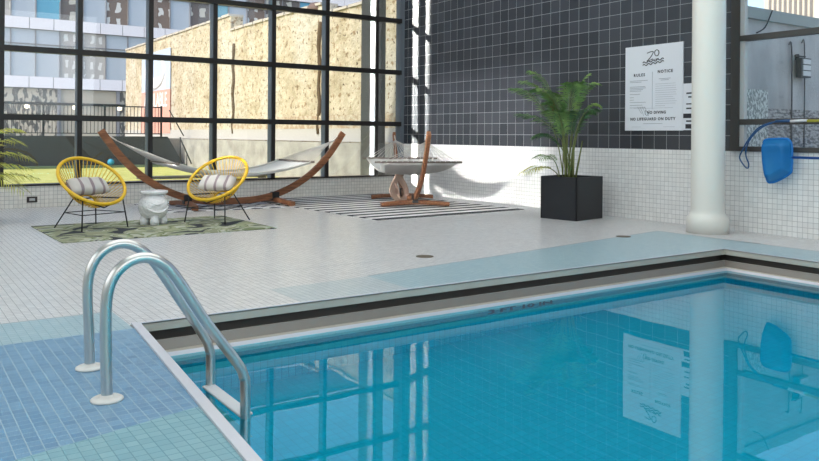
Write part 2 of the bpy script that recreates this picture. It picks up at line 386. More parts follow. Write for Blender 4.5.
# ------------------------------------------------------------------ pool ladder
lad = thing('pool_ladder', 'stainless steel pool ladder with two curved grab rails', 'ladder', (0, 0, 0))
farp = [(.852, 0), (.845, .2), (.838, .40), (.862, .51), (.92, .578), (1.0, .60), (1.075, .575), (1.15, .505), (1.30, .275), (1.415, .09), (1.455, .0), (1.462, -.12), (1.462, -.9)]
nrp = [(.812, 0), (.806, .2), (.806, .42), (.832, .525), (.89, .585), (.965, .603), (1.04, .575), (1.11, .50), (1.25, .28), (1.39, .085), (1.435, .0), (1.445, -.12), (1.445, -.9)]
for y, P in ((4.01, farp), (3.49, nrp)):
    r = MB(); r.tube(catmull([(x, y, z) for x, z in P], 5), .0245, 16); ro = r.build('grab_rail', steel, lad)
    e = MB(); x0 = P[0][0]
    e.lathe([(.068, 0), (.068, .006), (.058, .012), (.032, .014), (.028, .024)], 28, center=(x0, y, .001)); e.build('anchor_cover', mat('white anchor plastic', (.66, .65, .62), .4), ro)
for z in (-.184, -.46, -.74):
    t = MB(); t.box((1.415, 3.49, z-.014), (1.485, 4.01, z)); o = t.build('ladder_tread', mat('white tread', (.62, .64, .66), .4), lad, bevel=.006)
# ------------------------------------------------------------------ column
col = MB()
def rsec(r, z): return (r, z)
col.lathe([(.248, 0), (.248, .16), (.236, .195), (.212, .225), (.20, .25), (.195, .3), (.195, ZC)], 40)
tag(col.build('column', white_paint, loc=(8.355, 5.75, 0)), 'round white column with flared base beside the pool', 'column')
# ------------------------------------------------------------------ floor drains, outlet
dm = mat('drain brass', (.16, .13, .09), .5, .5)
for (x, y, lb) in ((4.30, 6.02, 'small round floor drain in the open deck near the hammock rugs'), (7.15, 6.03, 'small round floor drain between planter and column')):
    d = MB(); d.lathe([(.085, 0), (.085, .003), (.07, .004), (.02, .003)], 24); tag(d.build('floor_drain', dm, loc=(x, y, .0005)), lb, 'drain')
ou = thing('wall_outlet', 'dark metal outlet box set in the low mosaic wall', 'outlet', (1.93, YD, .126))
MB().box((-.075, -.012, -.045), (.075, 0, .045)).build('cover_plate', mat('outlet bronze', (.05, .045, .045), .4, .5), ou, bevel=.004)
MB().box((-.04, -.016, -.02), (.04, -.012, .02)).build('socket_face', mat('outlet grey', (.4, .4, .4), .4), ou)
# ------------------------------------------------------------------ rugs
def quad_rug(name, o, u, v, w_, l_, m, z0=.001, z1=.009):
    mtx = Matrix(((u[0], v[0], 0, o[0]), (u[1], v[1], 0, o[1]), (0, 0, 1, 0), (0, 0, 0, 1)))
    mb = MB(); mb.box((0, 0, z0), (w_, l_, z1)); ob = mb.build(name, m); ob.matrix_world = mtx; return ob
def green_mat():
    m = mat('green camouflage weave', rough=.95); nt = m.node_tree; b = nt.nodes['Principled BSDF']
    tc = nt.nodes.new('ShaderNodeTexCoord'); n = nt.nodes.new('ShaderNodeTexNoise'); n.inputs['Scale'].default_value = 1.5; n.inputs['Detail'].default_value = 1.2; n.inputs['Distortion'].default_value = 2.2
    r = nt.nodes.new('ShaderNodeValToRGB'); r.color_ramp.interpolation = 'CONSTANT'; e = r.color_ramp.elements
    e[0].position = 0; e[0].color = (.022, .028, .035, 1); e[1].position = .40; e[1].color = (.25, .27, .17, 1)
    for p, c in ((.47, (.40, .42, .33)), (.52, (.16, .19, .09)), (.56, (.30, .33, .20)), (.62, (.46, .47, .40)), (.68, (.03, .035, .04))):
        q = e.new(p); q.color = (*c, 1)
    nt.links.new(tc.outputs['Object'], n.inputs['Vector']); nt.links.new(n.outputs['Fac'], r.inputs[0]); nt.links.new(r.outputs[0], b.inputs['Base Color']); return m
def stripe_mat(name, axis, period, duty, ca, cb, wob=0, zig=0):
    m = mat(name, rough=.95); nt = m.node_tree; b = nt.nodes['Principled BSDF']
    tc = nt.nodes.new('ShaderNodeTexCoord'); sx = nt.nodes.new('ShaderNodeSeparateXYZ'); nt.links.new(tc.outputs['Object'], sx.inputs[0])
    v = sx.outputs[axis]; other = sx.outputs['X' if axis == 'Y' else 'Y']
    if zig:
        z = math_node(nt, 'PINGPONG', other, zig); v = math_node(nt, 'ADD', v, z)
    f = math_node(nt, 'LESS_THAN', math_node(nt, 'FRACT', math_node(nt, 'DIVIDE', v, period)), duty)
    mx_ = nt.nodes.new('ShaderNodeMix'); mx_.data_type = 'RGBA'; nt.links.new(f, mx_.inputs[0]); mx_.inputs[6].default_value = (*cb, 1); mx_.inputs[7].default_value = (*ca, 1)
    nt.links.new(mx_.outputs[2], b.inputs['Base Color']); return m
tag(quad_rug('area_rug', (1.57, 8.72, 0), (.995, .10), (.05, 1.0), 2.46, 1.75, green_mat()), 'green and black camouflage rug under the yellow chairs', 'rug')
tag(quad_rug('area_rug', (5.59, 8.92, 0), (.995, .10), (-.02, 1.0), 2.84, 3.9, stripe_mat('black and white stripe weave', 'Y', .31, .48, (.008, .010, .016), (.66, .65, .64))), 'black and white striped rug under the hammock near the tiled wall', 'rug')
tag(quad_rug('area_rug', (3.35, 11.35, 0), (.995, -.06), (.02, 1.0), 1.98, 1.7, stripe_mat('grey herringbone weave', 'Y', .30, .32, (.05, .055, .08), (.74, .74, .76), zig=.15), .001, .008), 'white and grey herringbone rug below the long hammock', 'rug')
# ------------------------------------------------------------------ chairs
def make_chair():
    r = thing('lounge_chair', 'yellow cord lounge chair', 'chair')
    tau = math.radians(41); Rh = .405; hc = Vector((0, -.02, .575))
    def hoop(a, rad=Rh, dz=0):   # local disc tilted: back high, front low (front is -Y)
        x = rad*math.cos(a); y = rad*math.sin(a)
        return hc+Vector((x, y*math.cos(tau)-dz*0, y*math.sin(tau)))
    nrm = Vector((0, -math.sin(tau), math.cos(tau)))
    h = MB(); h.tube([hoop(2*math.pi*k/56) for k in range(56)], .021, 10, closed=True); h.build('hoop', yellow, r)
    hub = hc-nrm*.23+Vector((0, 0.0, 0))+Vector((0, -.10*math.cos(tau), -.10*math.sin(tau)))
    cds = MB()
    n = 48
    for k in range(n):
        a = 2*math.pi*(k+.5)/n
        p = hoop(a); c = hub+Vector((.085*math.cos(a), .085*math.sin(a)*math.cos(tau), .085*math.sin(a)*math.sin(tau)))
        mid = p.lerp(c, .55)-nrm*.055
        cds.tube(catmull([p, mid, c], 4), .0046, 5, cap=False)
    co = cds.build('seat_cords', yellow, r)
    rg = MB(); rg.tube([hub+Vector((.085*math.cos(a), .085*math.sin(a)*math.cos(tau), .085*math.sin(a)*math.sin(tau))) for a in [2*math.pi*k/24 for k in range(24)]], .012, 8, closed=True); rg.build('cord_ring', yellow, co)
    feet = [(.31, -.29), (-.31, -.29), (.28, .31), (-.28, .31)]
    tops = [(.27, -.24, .36), (-.27, -.24, .36), (.15, .13, .36), (-.15, .13, .36)]
    for (fx, fy), t in zip(feet, tops):
        m = MB(); m.tube([(fx, fy, .006), t], .0085, 8); m.build('leg', black, r)
    def at(i, z):
        f = Vector((*feet[i], 0)); t = Vector(tops[i]); return f.lerp(t, z/.36)
    b = MB()
    for i, j in ((0, 1), (2, 3), (0, 2), (1, 3)): b.tube([at(i, .19), at(j, .19)], .006, 6)
    b.build('brace', black, r)
    b = MB(); b.tube([tops[0], tops[2], (0, .17, .34), tops[3], tops[1]], .008, 8); b.tube([tops[0], (0, -.26, .26), tops[1]], .008, 8)
    for sx_ in (1, -1): b.tube([Vector(tops[0 if sx_ == 1 else 1]), hoop(-math.pi/2+sx_*.75)-Vector((0, 0, .02))], .008, 8)
    b.build('seat_support', black, r)
    return r
ch1 = make_chair(); ch1.location = (2.10, 9.90, .009); ch1.rotation_euler = (0, 0, math.radians(22))
ch1['label'] = 'yellow cord bowl chair standing left of the white ceramic stool'; ch1['group'] = 'yellow cord chairs'
ch2 = copy_tree(ch1); ch2.location = (3.66, 9.80, .009); ch2.rotation_euler = (0, 0, math.radians(-56))
ch2['label'] = 'yellow cord bowl chair standing right of the white ceramic stool'
def pillow(label, loc, rot, cols):
    mb = MB(); nu, nv = 18, 12; L, Wd, T = .25, .13, .07
    for sgn in (1, -1):
        gr = [[None]*(nv+1) for _ in range(nu+1)]
        for i in range(nu+1):
            for j in range(nv+1):
                u = i/nu*2-1; v = j/nv*2-1
                t = ((1-u**4)*(1-v**4))**.6
                gr[i][j] = mb.bm.verts.new((u*L*(1-.08*v*v), v*Wd*(1-.10*u*u), sgn*T*t+.006*math.sin(9*u+3*v)))
        for i in range(nu):
            for j in range(nv):
                f = mb.bm.faces.new((gr[i][j], gr[i+1][j], gr[i+1][j+1], gr[i][j+1])); f.smooth = True
    bmesh.ops.remove_doubles(mb.bm, verts=mb.bm.verts, dist=.0005)
    o = mb.build('cushion', stripe_mat('grey striped cushion linen', 'X', .135, .26, (.26, .21, .23), (.52, .50, .48)))
    o.location = loc; o.rotation_euler = rot
    return tag(o, label, 'cushion', 'striped cushions on the yellow chairs')
pillow('grey striped cushion on the yellow chair left of the stool', (2.06, 9.87, .52), (math.radians(40), 0, math.radians(16)), None)
pillow('grey striped cushion on the yellow chair right of the stool', (3.63, 9.77, .52), (math.radians(40), 0, math.radians(-46)), None)
# ------------------------------------------------------------------ ceramic stool
st = thing('garden_stool', 'white glazed ceramic garden stool with carved belly between two chairs', 'stool', (2.86, 9.93, .009)); st.scale = (1.03, 1.03, 1.0)
def wob(a, z): return 1+.05*math.sin(5*a)*math.exp(-((z-.24)/.09)**2)
b = MB(); b.lathe([(.09, .07), (.13, .09), (.165, .15), (.178, .22), (.17, .29), (.14, .34), (.112, .365), (.11, .38)], 48, wob=wob); b.build('stool_body', white_ceramic, st)
b = MB(); b.lathe([(.11, .375), (.15, .39), (.162, .40), (.162, .425), (.14, .43), (.10, .425)], 40, wob=lambda a, z: 1+.04*math.cos(2*a)); b.build('stool_top', white_ceramic, st)
for k in range(4):
    a = math.pi/4+k*math.pi/2+.6
    b = MB(); b.lathe([(.055, .0), (.058, .05), (.05, .11), (.03, .14)], 18, center=(.105*math.cos(a), .105*math.sin(a), 0)); b.build('stool_foot', white_ceramic, st)
b = MB(); b.tube(catmull([(-.12, -.13, .22), (-.04, -.175, .17), (.06, -.172, .17), (.14, -.115, .23)], 5), .014, 8); b.tube(catmull([(-.1, -.135, .30), (0, -.175, .26), (.1, -.135, .30)], 5), .012, 8); b.build('relief', white_ceramic, st)
# ------------------------------------------------------------------ hammocks
def make_stand():
    r = thing('hammock_stand', 'curved wooden hammock stand', 'hammock stand')
    half = [(0, .075), (.5, .10), (.95, .225), (1.38, .465), (1.74, .80), (2.03, 1.19)]
    pts = [(-x, 0, z) for x, z in half[::-1]]+[(x, 0, z) for x, z in half[1:]]
    b = MB(); b.tube(catmull(pts, 5), 1, 12, ab=(.030, .055, (0, 0, 1))); b.build('curved_beam', wood, r)
    for s in (-1, 1):
        b = MB(); b.tube(catmull([(s*.80, -.56, .038), (s*.76, -.3, .06), (s*.74, 0, .07), (s*.76, .3, .06), (s*.80, .56, .038)], 4), 1, 12, ab=(.05, .036, (0, 0, 1))); b.build('cross_foot', wood, r)
        b = MB(); b.box((s*.74-.06, -.05, .06), (s*.74+.06, .05, .2)); b.build('bracket', black, r)
        b = MB(); b.tube([(s*(2.0), 0, 1.12), (s*1.93, 0, 1.125)], .008, 8); b.build('hook', steel, r)
    return r
def make_hammock(sagz=.53, barz=.70, bx=1.10):
    r = thing('hammock', 'rope hammock', 'hammock')
    wd = .62
    nu, nv = 36, 14; mb = MB(); grid = []
    for i in range(nu+1):
        u = i/nu*2-1; row = []
        for j in range(nv+1):
            v = j/nv*2-1; x = u*bx
            z = barz-(barz-sagz)*(1-u*u)-.05*(1-v*v)*(1-u*u)-.012*abs(math.sin(j*1.6))
            row.append(mb.bm.verts.new((x, v*wd*(1-.18*(1-u*u)), z)))
        grid.append(row)
    for i in range(nu):
        for j in range(nv):
            f = mb.bm.faces.new((grid[i][j], grid[i+1][j], grid[i+1][j+1], grid[i][j+1])); f.smooth = True
    o = mb.build('hammock_bed', linen, r); so = o.modifiers.new('thick', 'SOLIDIFY'); so.thickness = .022
    for s in (-1, 1):
        b = MB(); b.tube([(s*bx, -wd-.08, barz+.0), (s*bx, wd+.08, barz+.0)], .017, 10); b.build('spreader_bar', mat('grey wood bar', (.16, .13, .11), .6), r)
        b = MB(); end = Vector((s*1.93, 0, 1.12)); knot = Vector((s*1.80, 0, 1.03))
        b.tube([end, knot], .010, 8)
        for k in range(15):
            v = (k/14*2-1)*wd
            b.tube([knot, Vector((s*bx, v, barz))], .0042, 5)
        b.build('suspension_ropes', ropew, r)
    e = MB()
    for sy in (-1, 1):
        e.tube([(u/10*bx, sy*wd*(1-.18*(1-(u/10)**2)), barz-(barz-sagz)*(1-(u/10)**2)+.004) for u in range(-10, 11)], .011, 8)
    e.build('edge_rope', ropew, r)
    return r
s1 = make_stand(); s1.location = (4.68, 11.9, .009)
s1['label'] = 'long curved wooden hammock stand behind the yellow chairs'; s1['group'] = 'curved wooden hammock stands'
s2 = copy_tree(s1); s2.location = (7.5, 11.0, .009); s2.rotation_euler = (0, 0, math.atan2(.885, .43))
s2['label'] = 'curved wooden hammock stand seen end-on standing on the striped rug'
h1 = make_hammock(); h1.location = (4.68, 11.9, .02); h1['label'] = 'off-white rope hammock stretched broadside behind the yellow chairs'; h1['group'] = 'rope hammocks'
h2 = copy_tree(h1); h2.location = (7.5, 11.0, .04); h2.rotation_euler = s2.rotation_euler
h2['label'] = 'off-white rope hammock seen end-on above the striped rug'
# beige sling hanging below the far hammock
sl = thing('fabric_sling', 'beige fabric sling with a round hole hanging under the end-on hammock', 'sling', (7.30, 11.0, .06))
tanf = mat('beige pink fabric', (.45, .33, .27), .95, bump=(40, .4, .01))
b = MB(); b.tube(catmull([(-.06, 0, .55), (-.03, 0, .40), (-.10, 0, .28), (-.13, .02, .16), (-.05, .02, .04), (.06, 0, .0), (.14, -.02, .08), (.13, 0, .22), (.05, 0, .34), (.03, 0, .42), (.07, 0, .56)], 4), .05, 8, ab=(.05, .016)); b.build('loop', tanf, sl)
b = MB(); b.tube(catmull([(-.10, .02, .30), (-.04, .03, .2), (-.02, .02, .1), (.0, .02, .03)], 4), .05, 8, ab=(.06, .014)); b.build('fold', tanf, sl)
# ------------------------------------------------------------------ palms
leafg = mat('palm green', (.08, .20, .045), .5, var=(5, (.24, .38, .10), .4, .65))
leafd = mat('deep palm green', (.03, .095, .035), .5, var=(5, (.08, .18, .06), .4, .65))
leafy = mat('yellow green palm', (.30, .34, .04), .5, var=(5, (.45, .42, .07), .4, .65))
stemm = mat('palm cane', (.16, .19, .06), .6)
def frond(parent, base, az, length, rise, droop, m, leaf=.26, n=26, up0=.35, twist=0):
    d = Vector((math.cos(az), math.sin(az), 0)); pts = []
    K = 16
    for i in range(K+1):
        t = i/K
        pts.append(base+d*(length*(.28*t+.72*t*t)*.62)+Vector((0, 0, rise*(1.55*t-.55*t*t)-droop*t**3)))
    mb = MB(); mb.tube(pts, .006, 6, m=stemm, radii=[.009*(1-.8*i/K) for i in range(K+1)])
    for i in range(n):
        t = up0+(1-up0)*(i+.5)/n; f = t*K; a = int(min(f, K-1)); p = pts[a].lerp(pts[a+1], f-a)
        tan = (pts[a+1]-pts[a]).normalized(); side = tan.cross(Vector((0, 0, 1))).normalized()
        L = leaf*math.sin(math.pi*(.12+.80*(t-up0)/(1-up0)))**.7*random.uniform(.85, 1.1)
        for s in (-1, 1):
            dirv = (tan*.75+side*s*.95+Vector((0, 0, random.uniform(-.05, .15)))).normalized()
            q1 = p+dirv*L*.5; q2 = p+dirv*L+Vector((0, 0, -.30*L)); wv = tan*.0085
            mb.face([p-wv*.5, q1-wv, q2, q1+wv], m); 
    return mb.build('frond', None, parent)
def planter(name, label, loc, rz, w_, d_, h_, m):
    r = thing(name, label, 'planter', loc, rz)
    b = MB(); t = .025
    b.box((-w_/2, -d_/2, 0), (w_/2, -d_/2+t, h_)); b.box((-w_/2, d_/2-t, 0), (w_/2, d_/2, h_)); b.box((-w_/2, -d_/2, 0), (-w_/2+t, d_/2, h_)); b.box((w_/2-t, -d_/2, 0), (w_/2, d_/2, h_)); b.box((-w_/2+t, -d_/2+t, 0), (w_/2-t, d_/2-t, .04))
    b.build('planter_box', m, r)
    MB().box((-w_/2+t, -d_/2+t, .04), (w_/2-t, d_/2-t, h_-.05)).build('soil', mat('potting soil', (.05, .04, .03), .95, bump=(40, .8, .02)), r)
    return r
pl = planter('square_planter', 'black square planter holding the tall palm by the tiled wall', (8.15, 7.81, 0), math.radians(10), .66, .60, .60, mat('black fibre planter', (.010, .012, .016), .45))
palm = thing('potted_palm', 'tall feathery green palm growing in the black planter', 'plant', (8.10, 7.80, .552))
A = math.radians
random.seed(3)
for az, L, rise, dr, m in ((150, .85, 1.62, .16, leafg), (135, 1.10, 1.55, .22, leafg), (160, 1.25, 1.42, .20, leafg), (-60, .62, 1.52, .22, leafg), (-35, .42, 1.56, .14, leafg), (-100, .5, 1.42, .12, leafg),
                           (170, .95, 1.45, .25, leafg), (-50, .60, 1.26, .26, leafg), (-80, .65, 1.15, .22, leafd), (148, 1.35, 1.02, .14, leafd), (-130, .7, 1.10, .2, leafd), (205, .8, 1.15, .25, leafg),
                           (185, .55, 1.28, .12, leafg), (240, .55, 1.45, .16, leafg), (-40, .45, 1.08, .18, leafd), (130, .8, .80, .22, leafd), (150, .6, 1.15, .12, leafg)):
    frond(palm, Vector((random.uniform(-.10, .06), random.uniform(-.07, .07), 0)), A(az+random.uniform(-6, 6)), L*1.0, rise*1.04, dr, m, leaf=.28, n=34, up0=.40)
frond(palm, Vector((-.12, .08, 0)), A(165), .95, .30, .20, leafy, leaf=.26, n=18, up0=.40)
frond(palm, Vector((-.12, .08, 0)), A(190), .85, .50, .20, leafg, leaf=.24, n=18, up0=.40)
b = MB()
for x, y, dx in ((-.06, 0, -.05), (.05, .03, .03), (.0, -.06, .01), (.09, -.02, .07), (-.02, .05, -.02)): b.tube([(x, y, 0), (x+dx, y, .28), (x+dx*2, y, .55)], .013, 8, radii=[.016, .013, .007])
b.build('cane', stemm, palm)
b = MB(); b.lathe([(.01, 0), (.035, .03), (.045, .06), (.02, .09)], 10, center=(-.22, .12, .98)); b.lathe([(.008, 0), (.025, .02), (.02, .05)], 8, center=(-.24, .10, .90)); b.build('flower', mat('dried red bloom', (.22, .05, .03), .8), palm)
# palm at the left edge, growing in a planter outside the frame
pl2 = planter('square_planter', 'dark planter at the far left edge of the deck by the window', (.85, 11.1, 0), 0, .5, .5, .5, mat('black fibre planter'))
palm2 = thing('potted_palm', 'sunlit yellow-green palm fronds reaching in at the left edge', 'plant', (.85, 11.1, .452))
for az, L, rise, dr in ((0, .95, .42, .22), (-15, 1.0, .26, .16), (20, 1.0, .60, .30), (-40, .95, .30, .35), (35, .9, .75, .25), (80, .8, .8, .3), (-70, .8, .7, .35), (150, 1, .8, .35), (-130, .9, .8, .3), (10, .75, .85, .2)):
    frond(palm2, Vector((random.uniform(-.05, .05), random.uniform(-.05, .05), 0)), A(az), L*1.3, rise*1.1, dr, leafy, leaf=.34, n=20, up0=.35)
# ------------------------------------------------------------------ signs
ink = mat('sign ink', (.02, .022, .03), .6); signm = mat('white sign board', (.74, .77, .83), .4); inkg = mat('grey sign ink', (.30, .32, .36), .6)
sg = thing('pool_rules_sign', 'large white pool rules sign with swimmer symbol on the charcoal tiles', 'sign', (XW, 6.945, 1.85))
MB().box((-.02, -.485, -.595), (0, .485, .595)).build('sign_board', signm, sg, bevel=.003)
# local axes of the sign face: right = -Y, up = Z, normal = -X
SM = Matrix(((0, 0, -1, -.021), (-1, 0, 0, 0), (0, 1, 0, 0), (0, 0, 0, 1)))
def smx(x, y): return SM @ Matrix.Translation((x, y, 0))
text('sign_lettering', 'RULES', .056, ink, sg, smx(-.235, .185), bold=.002, spc=1.35); text('sign_lettering', 'NOTICE', .056, ink, sg, smx(.20, .215), bold=.002, spc=1.3)
text('sign_lettering', 'NO DIVING', .052, ink, sg, smx(.06, -.345), bold=.002, spc=1.2); text('sign_lettering', 'NO LIFEGUARD ON DUTY', .054, ink, sg, smx(-.01, -.435), bold=.002, spc=1.22)
def sline(mb, x0, y0, x1, y1): mb.box((-.0225, -x1, y0), (-.0195, -x0, y1))
random.seed(5)
inkp = mat('pale sign ink', (.40, .42, .46), .6)
for y, x1 in ((.105, -.09), (.085, -.2), (.02, -.13), (.0, -.12), (-.02, -.17), (-.04, -.20), (-.085, -.22), (-.13, -.33), (-.165, -.33), (-.20, -.12), (-.24, -.18), (-.275, -.13)):
    b = MB(); sline(b, -.40, y, x1, y+.006); b.build('print_line', inkg, sg)
for y, x0, x1 in ((.115, .10, .29), (.095, .13, .26)):
    b = MB(); sline(b, x0, y, x1, y+.006); b.build('print_line', inkg, sg)
for k in range(11):
    y = .045-k*.03; b = MB(); sline(b, .04, y, random.uniform(.33, .39) if k < 10 else .2, y+.004); b.build('print_line', inkp, sg)
for x0, y0, x1, y1 in ((-.012, -.30, -.009, .22), (-.33, -.285, .33, -.282), (-.16, -.50, .16, -.495), (-.36, -.545, -.2, -.542), (.18, -.545, .36, -.542)):
    b = MB(); sline(b, x0, y0, x1, y1); b.build('rule_line', inkg, sg)
b = MB()
def sp(x, y): return (-.022, -x, y)
b.tube(catmull([sp(-.10, .485), sp(-.05, .50), sp(0, .50), sp(-.015, .46), sp(-.06, .41), sp(-.105, .375)], 5), .0055, 6)
b.tube([sp(.06+.036*math.cos(a), .478+.042*math.sin(a)) for a in [k*math.pi/10 for k in range(20)]], .0055, 6, closed=True)
for yy in (.355, .32): b.tube([sp(-.175+.0117*k, yy+.012*math.sin(k*.95)+.0012*k) for k in range(31)], .006, 6)
b.tube([sp(.02, .39), sp(.09, .40)], .004, 6); b.tube([sp(-.09, .375), sp(.0, .40)], .004, 6)
b.build('swimmer_symbol', ink, sg)
b = MB()
for x0, hgt in ((-.26, .10), (-.22, .13), (-.18, .12), (-.14, .13)): b.tube([sp(x0, -.26-.0), sp(x0+.07, -.26-hgt)], .0025, 5)
b.tube(catmull([sp(-.12, -.31), sp(-.13, -.36), sp(-.10, -.385), sp(-.075, -.36), sp(-.06, -.31)], 4), .004, 6); b.build('no_diving_mark', inkg, sg)
sg2 = thing('notice_sign', 'small white notice on the tiles mostly hidden by the column', 'sign', (XW, 6.22, 1.57))
MB().box((-.015, -.24, -.31), (0, .24, .31)).build('sign_board', signm, sg2)
for z0, z1, y1 in ((.22, .245, .10), (.17, .19, .19), (.12, .14, .16), (.03, .045, .19), (-.03, -.012, .19), (-.15, -.09, .235), (-.20, -.18, .19), (-.29, -.23, .20)):
    b = MB(); b.box((-.0165, -.2, z0), (-.014, y1, z1)); b.build('print_line', ink, sg2)
# ------------------------------------------------------------------ rescue hook and leaf skimmer on the wall
xo = 8.72
hk = thing('rescue_hook', 'blue loop rescue hook on a white and yellow pole across the window', 'rescue hook', (xo, 5.0, 1.36))
blu = mat('blue hook tube', (.015, .075, .20), .35); blu2 = mat('bright blue plastic', (.0, .16, .50), .4)
b = MB(); L = [(5.05, 1.355), (5.17, 1.343), (5.32, 1.28), (5.44, 1.15), (5.53, 1.0), (5.56, .92), (5.53, .86), (5.475, .80), (5.445, .80), (5.44, .85), (5.47, .92), (5.48, 1.0), (5.44, 1.12), (5.36, 1.22), (5.25, 1.30), (5.10, 1.36)]
b.tube(catmull([(0, y-5.0, z-1.36) for y, z in L], 4), .009, 8); b.build('hook_loop', blu, hk)
for y0, y1, m in ((5.10, 4.92, blu), (4.92, 4.72, mat('white fibreglass pole', (.7, .7, .72), .4)), (4.72, 2.2, mat('yellow fibreglass pole', (.45, .42, .05), .4))):
    b = MB(); b.tube([(0, y0-5.0, 0), (0, y1-5.0, .006)], .016, 12); b.build('pole', m, hk)
for yy in (-1.3, -2.48): MB().box((-.02, yy-.02, -.02), (XW-xo, yy+.02, .02)).build('wall_bracket', black, hk)
nt_ = thing('leaf_skimmer', 'bright blue leaf skimmer net hanging on the white mosaic wall', 'skimmer', (xo, 5.0, .94))
fm = MB(); oy = [(.245, .18), (.20, .205), (-.02, .215), (-.075, .19), (-.10, .12), (-.10, -.13), (-.075, -.19), (.05, -.27), (.15, -.305), (.20, -.28), (.235, -.1), (.25, .1)]
ring = catmull([(0, y, z) for y, z in oy]+[(0, *oy[0])], 4)[:-1]
fm.tube(ring, .014, 8, closed=True); fm.build('net_frame', blu2, nt_)
net = MB(); N = len(ring); cen = Vector((-.11, .10, -.02)); rows = []
for lv in range(6):
    t = lv/5; k = 1-t*.35
    rows.append([net.bm.verts.new(Vector((-.12*math.sin(t*math.pi/2), cen.y+(p.y-cen.y)*k, cen.z+(p.z-cen.z)*k))) for p in ring])
for r0, r1 in zip(rows, rows[1:]):
    for i in range(N):
        f = net.bm.faces.new((r0[i], r0[(i+1) % N], r1[(i+1) % N], r1[i])); f.smooth = True
net.bm.faces.new(rows[-1])
netm = bpy.data.materials.new('blue mesh net'); netm.use_nodes = True; n_ = netm.node_tree; pb = n_.nodes['Principled BSDF']; pb.inputs['Base Color'].default_value = (.0, .18, .50, 1); pb.inputs['Roughness'].default_value = .5
tr = n_.nodes.new('ShaderNodeBsdfTransparent'); tr.inputs[0].default_value = (.15, .55, .9, 1); ms_ = n_.nodes.new('ShaderNodeMixShader'); ms_.inputs[0].default_value = .68
n_.links.new(tr.outputs[0], ms_.inputs[1]); n_.links.new(pb.outputs[0], ms_.inputs[2]); n_.links.new(ms_.outputs[0], n_.nodes['Material Output'].inputs[0])
net.build('net_bag', netm, nt_)
b = MB(); b.tube([(0, .24, .0), (0, -.12, .0)], .012, 8); b.tube([(0, -.10, 0), (0, -2.6, -.01)], .015, 12); b.build('pole', mat('blue aluminium pole', (.02, .10, .35), .35, .3), nt_)
for yy in (-1.0, -2.28): MB().box((-.02, yy-.02, -.02), (XW-xo, yy+.02, .02)).build('wall_bracket', black, nt_)
# ------------------------------------------------------------------ outside: yard
grass = mat('yellow green turf', (.52, .52, .13), .9, var=(3, (.62, .61, .20), .4, .6), bump=(60, .5, .03))
conc = mat('pale concrete', (.31, .295, .275), .85, var=(2.2, (.46, .44, .41), .35, .65), bump=(12, .4, .02))
g = MB(); g.box((-30, YD+.25, -.5), (9.1, 28.0, .0)); struct(g.build('yard_turf', grass), 'bright yellow-green artificial turf yard beyond the window')
g = MB(); g.box((XW+.15, -20, -.6), (60, 12.0, -.1)); struct(g.build('alley_ground', conc), 'concrete alley ground beyond the right window')
g = MB(); g.box((-40, 28.3, .0), (60, 75, 1.0)); struct(g.build('street', mat('street paving', (.3, .28, .26), .9)), 'street beyond the yard fence')
# concrete terrace edge on the right of the yard
g = MB(); g.box((9.1, 13.5, -.1), (9.455, 28.28, .98)); tag(g.build('terrace_wall', conc), 'low weathered concrete terrace wall along the right of the turf', 'wall')
# dark knee wall with sloping end
g = MB(); vs_ = [(-30, 0), (9.08, 0), (8.45, 1.07), (-30, 1.07)]
f0 = [g.bm.verts.new((x, 27.7, z)) for x, z in vs_]; f1 = [g.bm.verts.new((x, 28.28, z)) for x, z in vs_]
g.bm.faces.new(f0); g.bm.faces.new(f1[::-1])
for i in range(4): g.bm.faces.new((f0[i], f0[(i+1) % 4], f1[(i+1) % 4], f1[i]))
tag(g.build('dark_yard_wall', mat('dark grey render', (.035, .04, .046), .9)), 'dark grey low wall at the back of the turf yard', 'wall')
MB().box((-30, 27.4, 0), (9.05, 27.68, .08)).build('trim_2', mat('green edging', (.12, .17, .11), .9))['kind'] = 'structure'
fe = thing('bar_fence', 'black metal bar fence on top of the dark yard wall', 'fence', (0, 28.15, 1.07))
b = MB(); b.box((-6, -.02, 1.03), (8.35, .02, 1.07)); b.box((-6, -.02, .08), (8.35, .02, .11)); b.build('rail', black, fe)
b = MB()
for k in range(118): b.box((-6+k*.1218-.009, -.009, .1), (-6+k*.1218+.009, .009, 1.04))
b.build('fence_bars', black, fe)
for k in range(8): MB().box((8.35-k*1.95-.03, -.03, 0), (8.35-k*1.95+.03, .03, 1.1)).build('post', black, fe)
sr = thing('stair_railing', 'black diagonal stair handrail where the dark wall meets the concrete', 'railing', (0, 27.0, 0))
b = MB(); b.tube([(8.47, .6, 2.02), (8.99, .6, 1.10)], .02, 6); b.build('handrail', black, sr)
b = MB(); b.tube([(8.60, -.2, 1.05), (9.02, -.2, .12)], .025, 6); b.build('handrail', black, sr)
for x, z in ((8.62, 1.05), (8.85, .55)):
    b = MB(); b.tube([(x, -.2, 0), (x, -.2, z)], .02, 6); b.build('post', black, sr)
bl = MB(); bmesh.ops.create_icosphere(bl.bm, subdivisions=3, radius=.11)
for f in bl.bm.faces: f.smooth = True
tag(bl.build('play_ball', mat('blue ball rubber', (.03, .30, .50), .5), loc=(6.47, 27.54, .191)), 'small blue ball at the back of the turf yard', 'ball')
bn = thing('yard_bench', 'low dark backless bench on the turf just outside the window', 'bench', (0, 15.6, 0))
MB().box((4.2, -.18, .26), (7.0, .18, .31)).build('seat', mat('weathered bench board', (.13, .11, .09), .8), bn)
for x in (4.4, 5.6, 6.8): MB().box((x-.03, -.15, 0), (x+.03, .15, .26)).build('leg', black, bn)
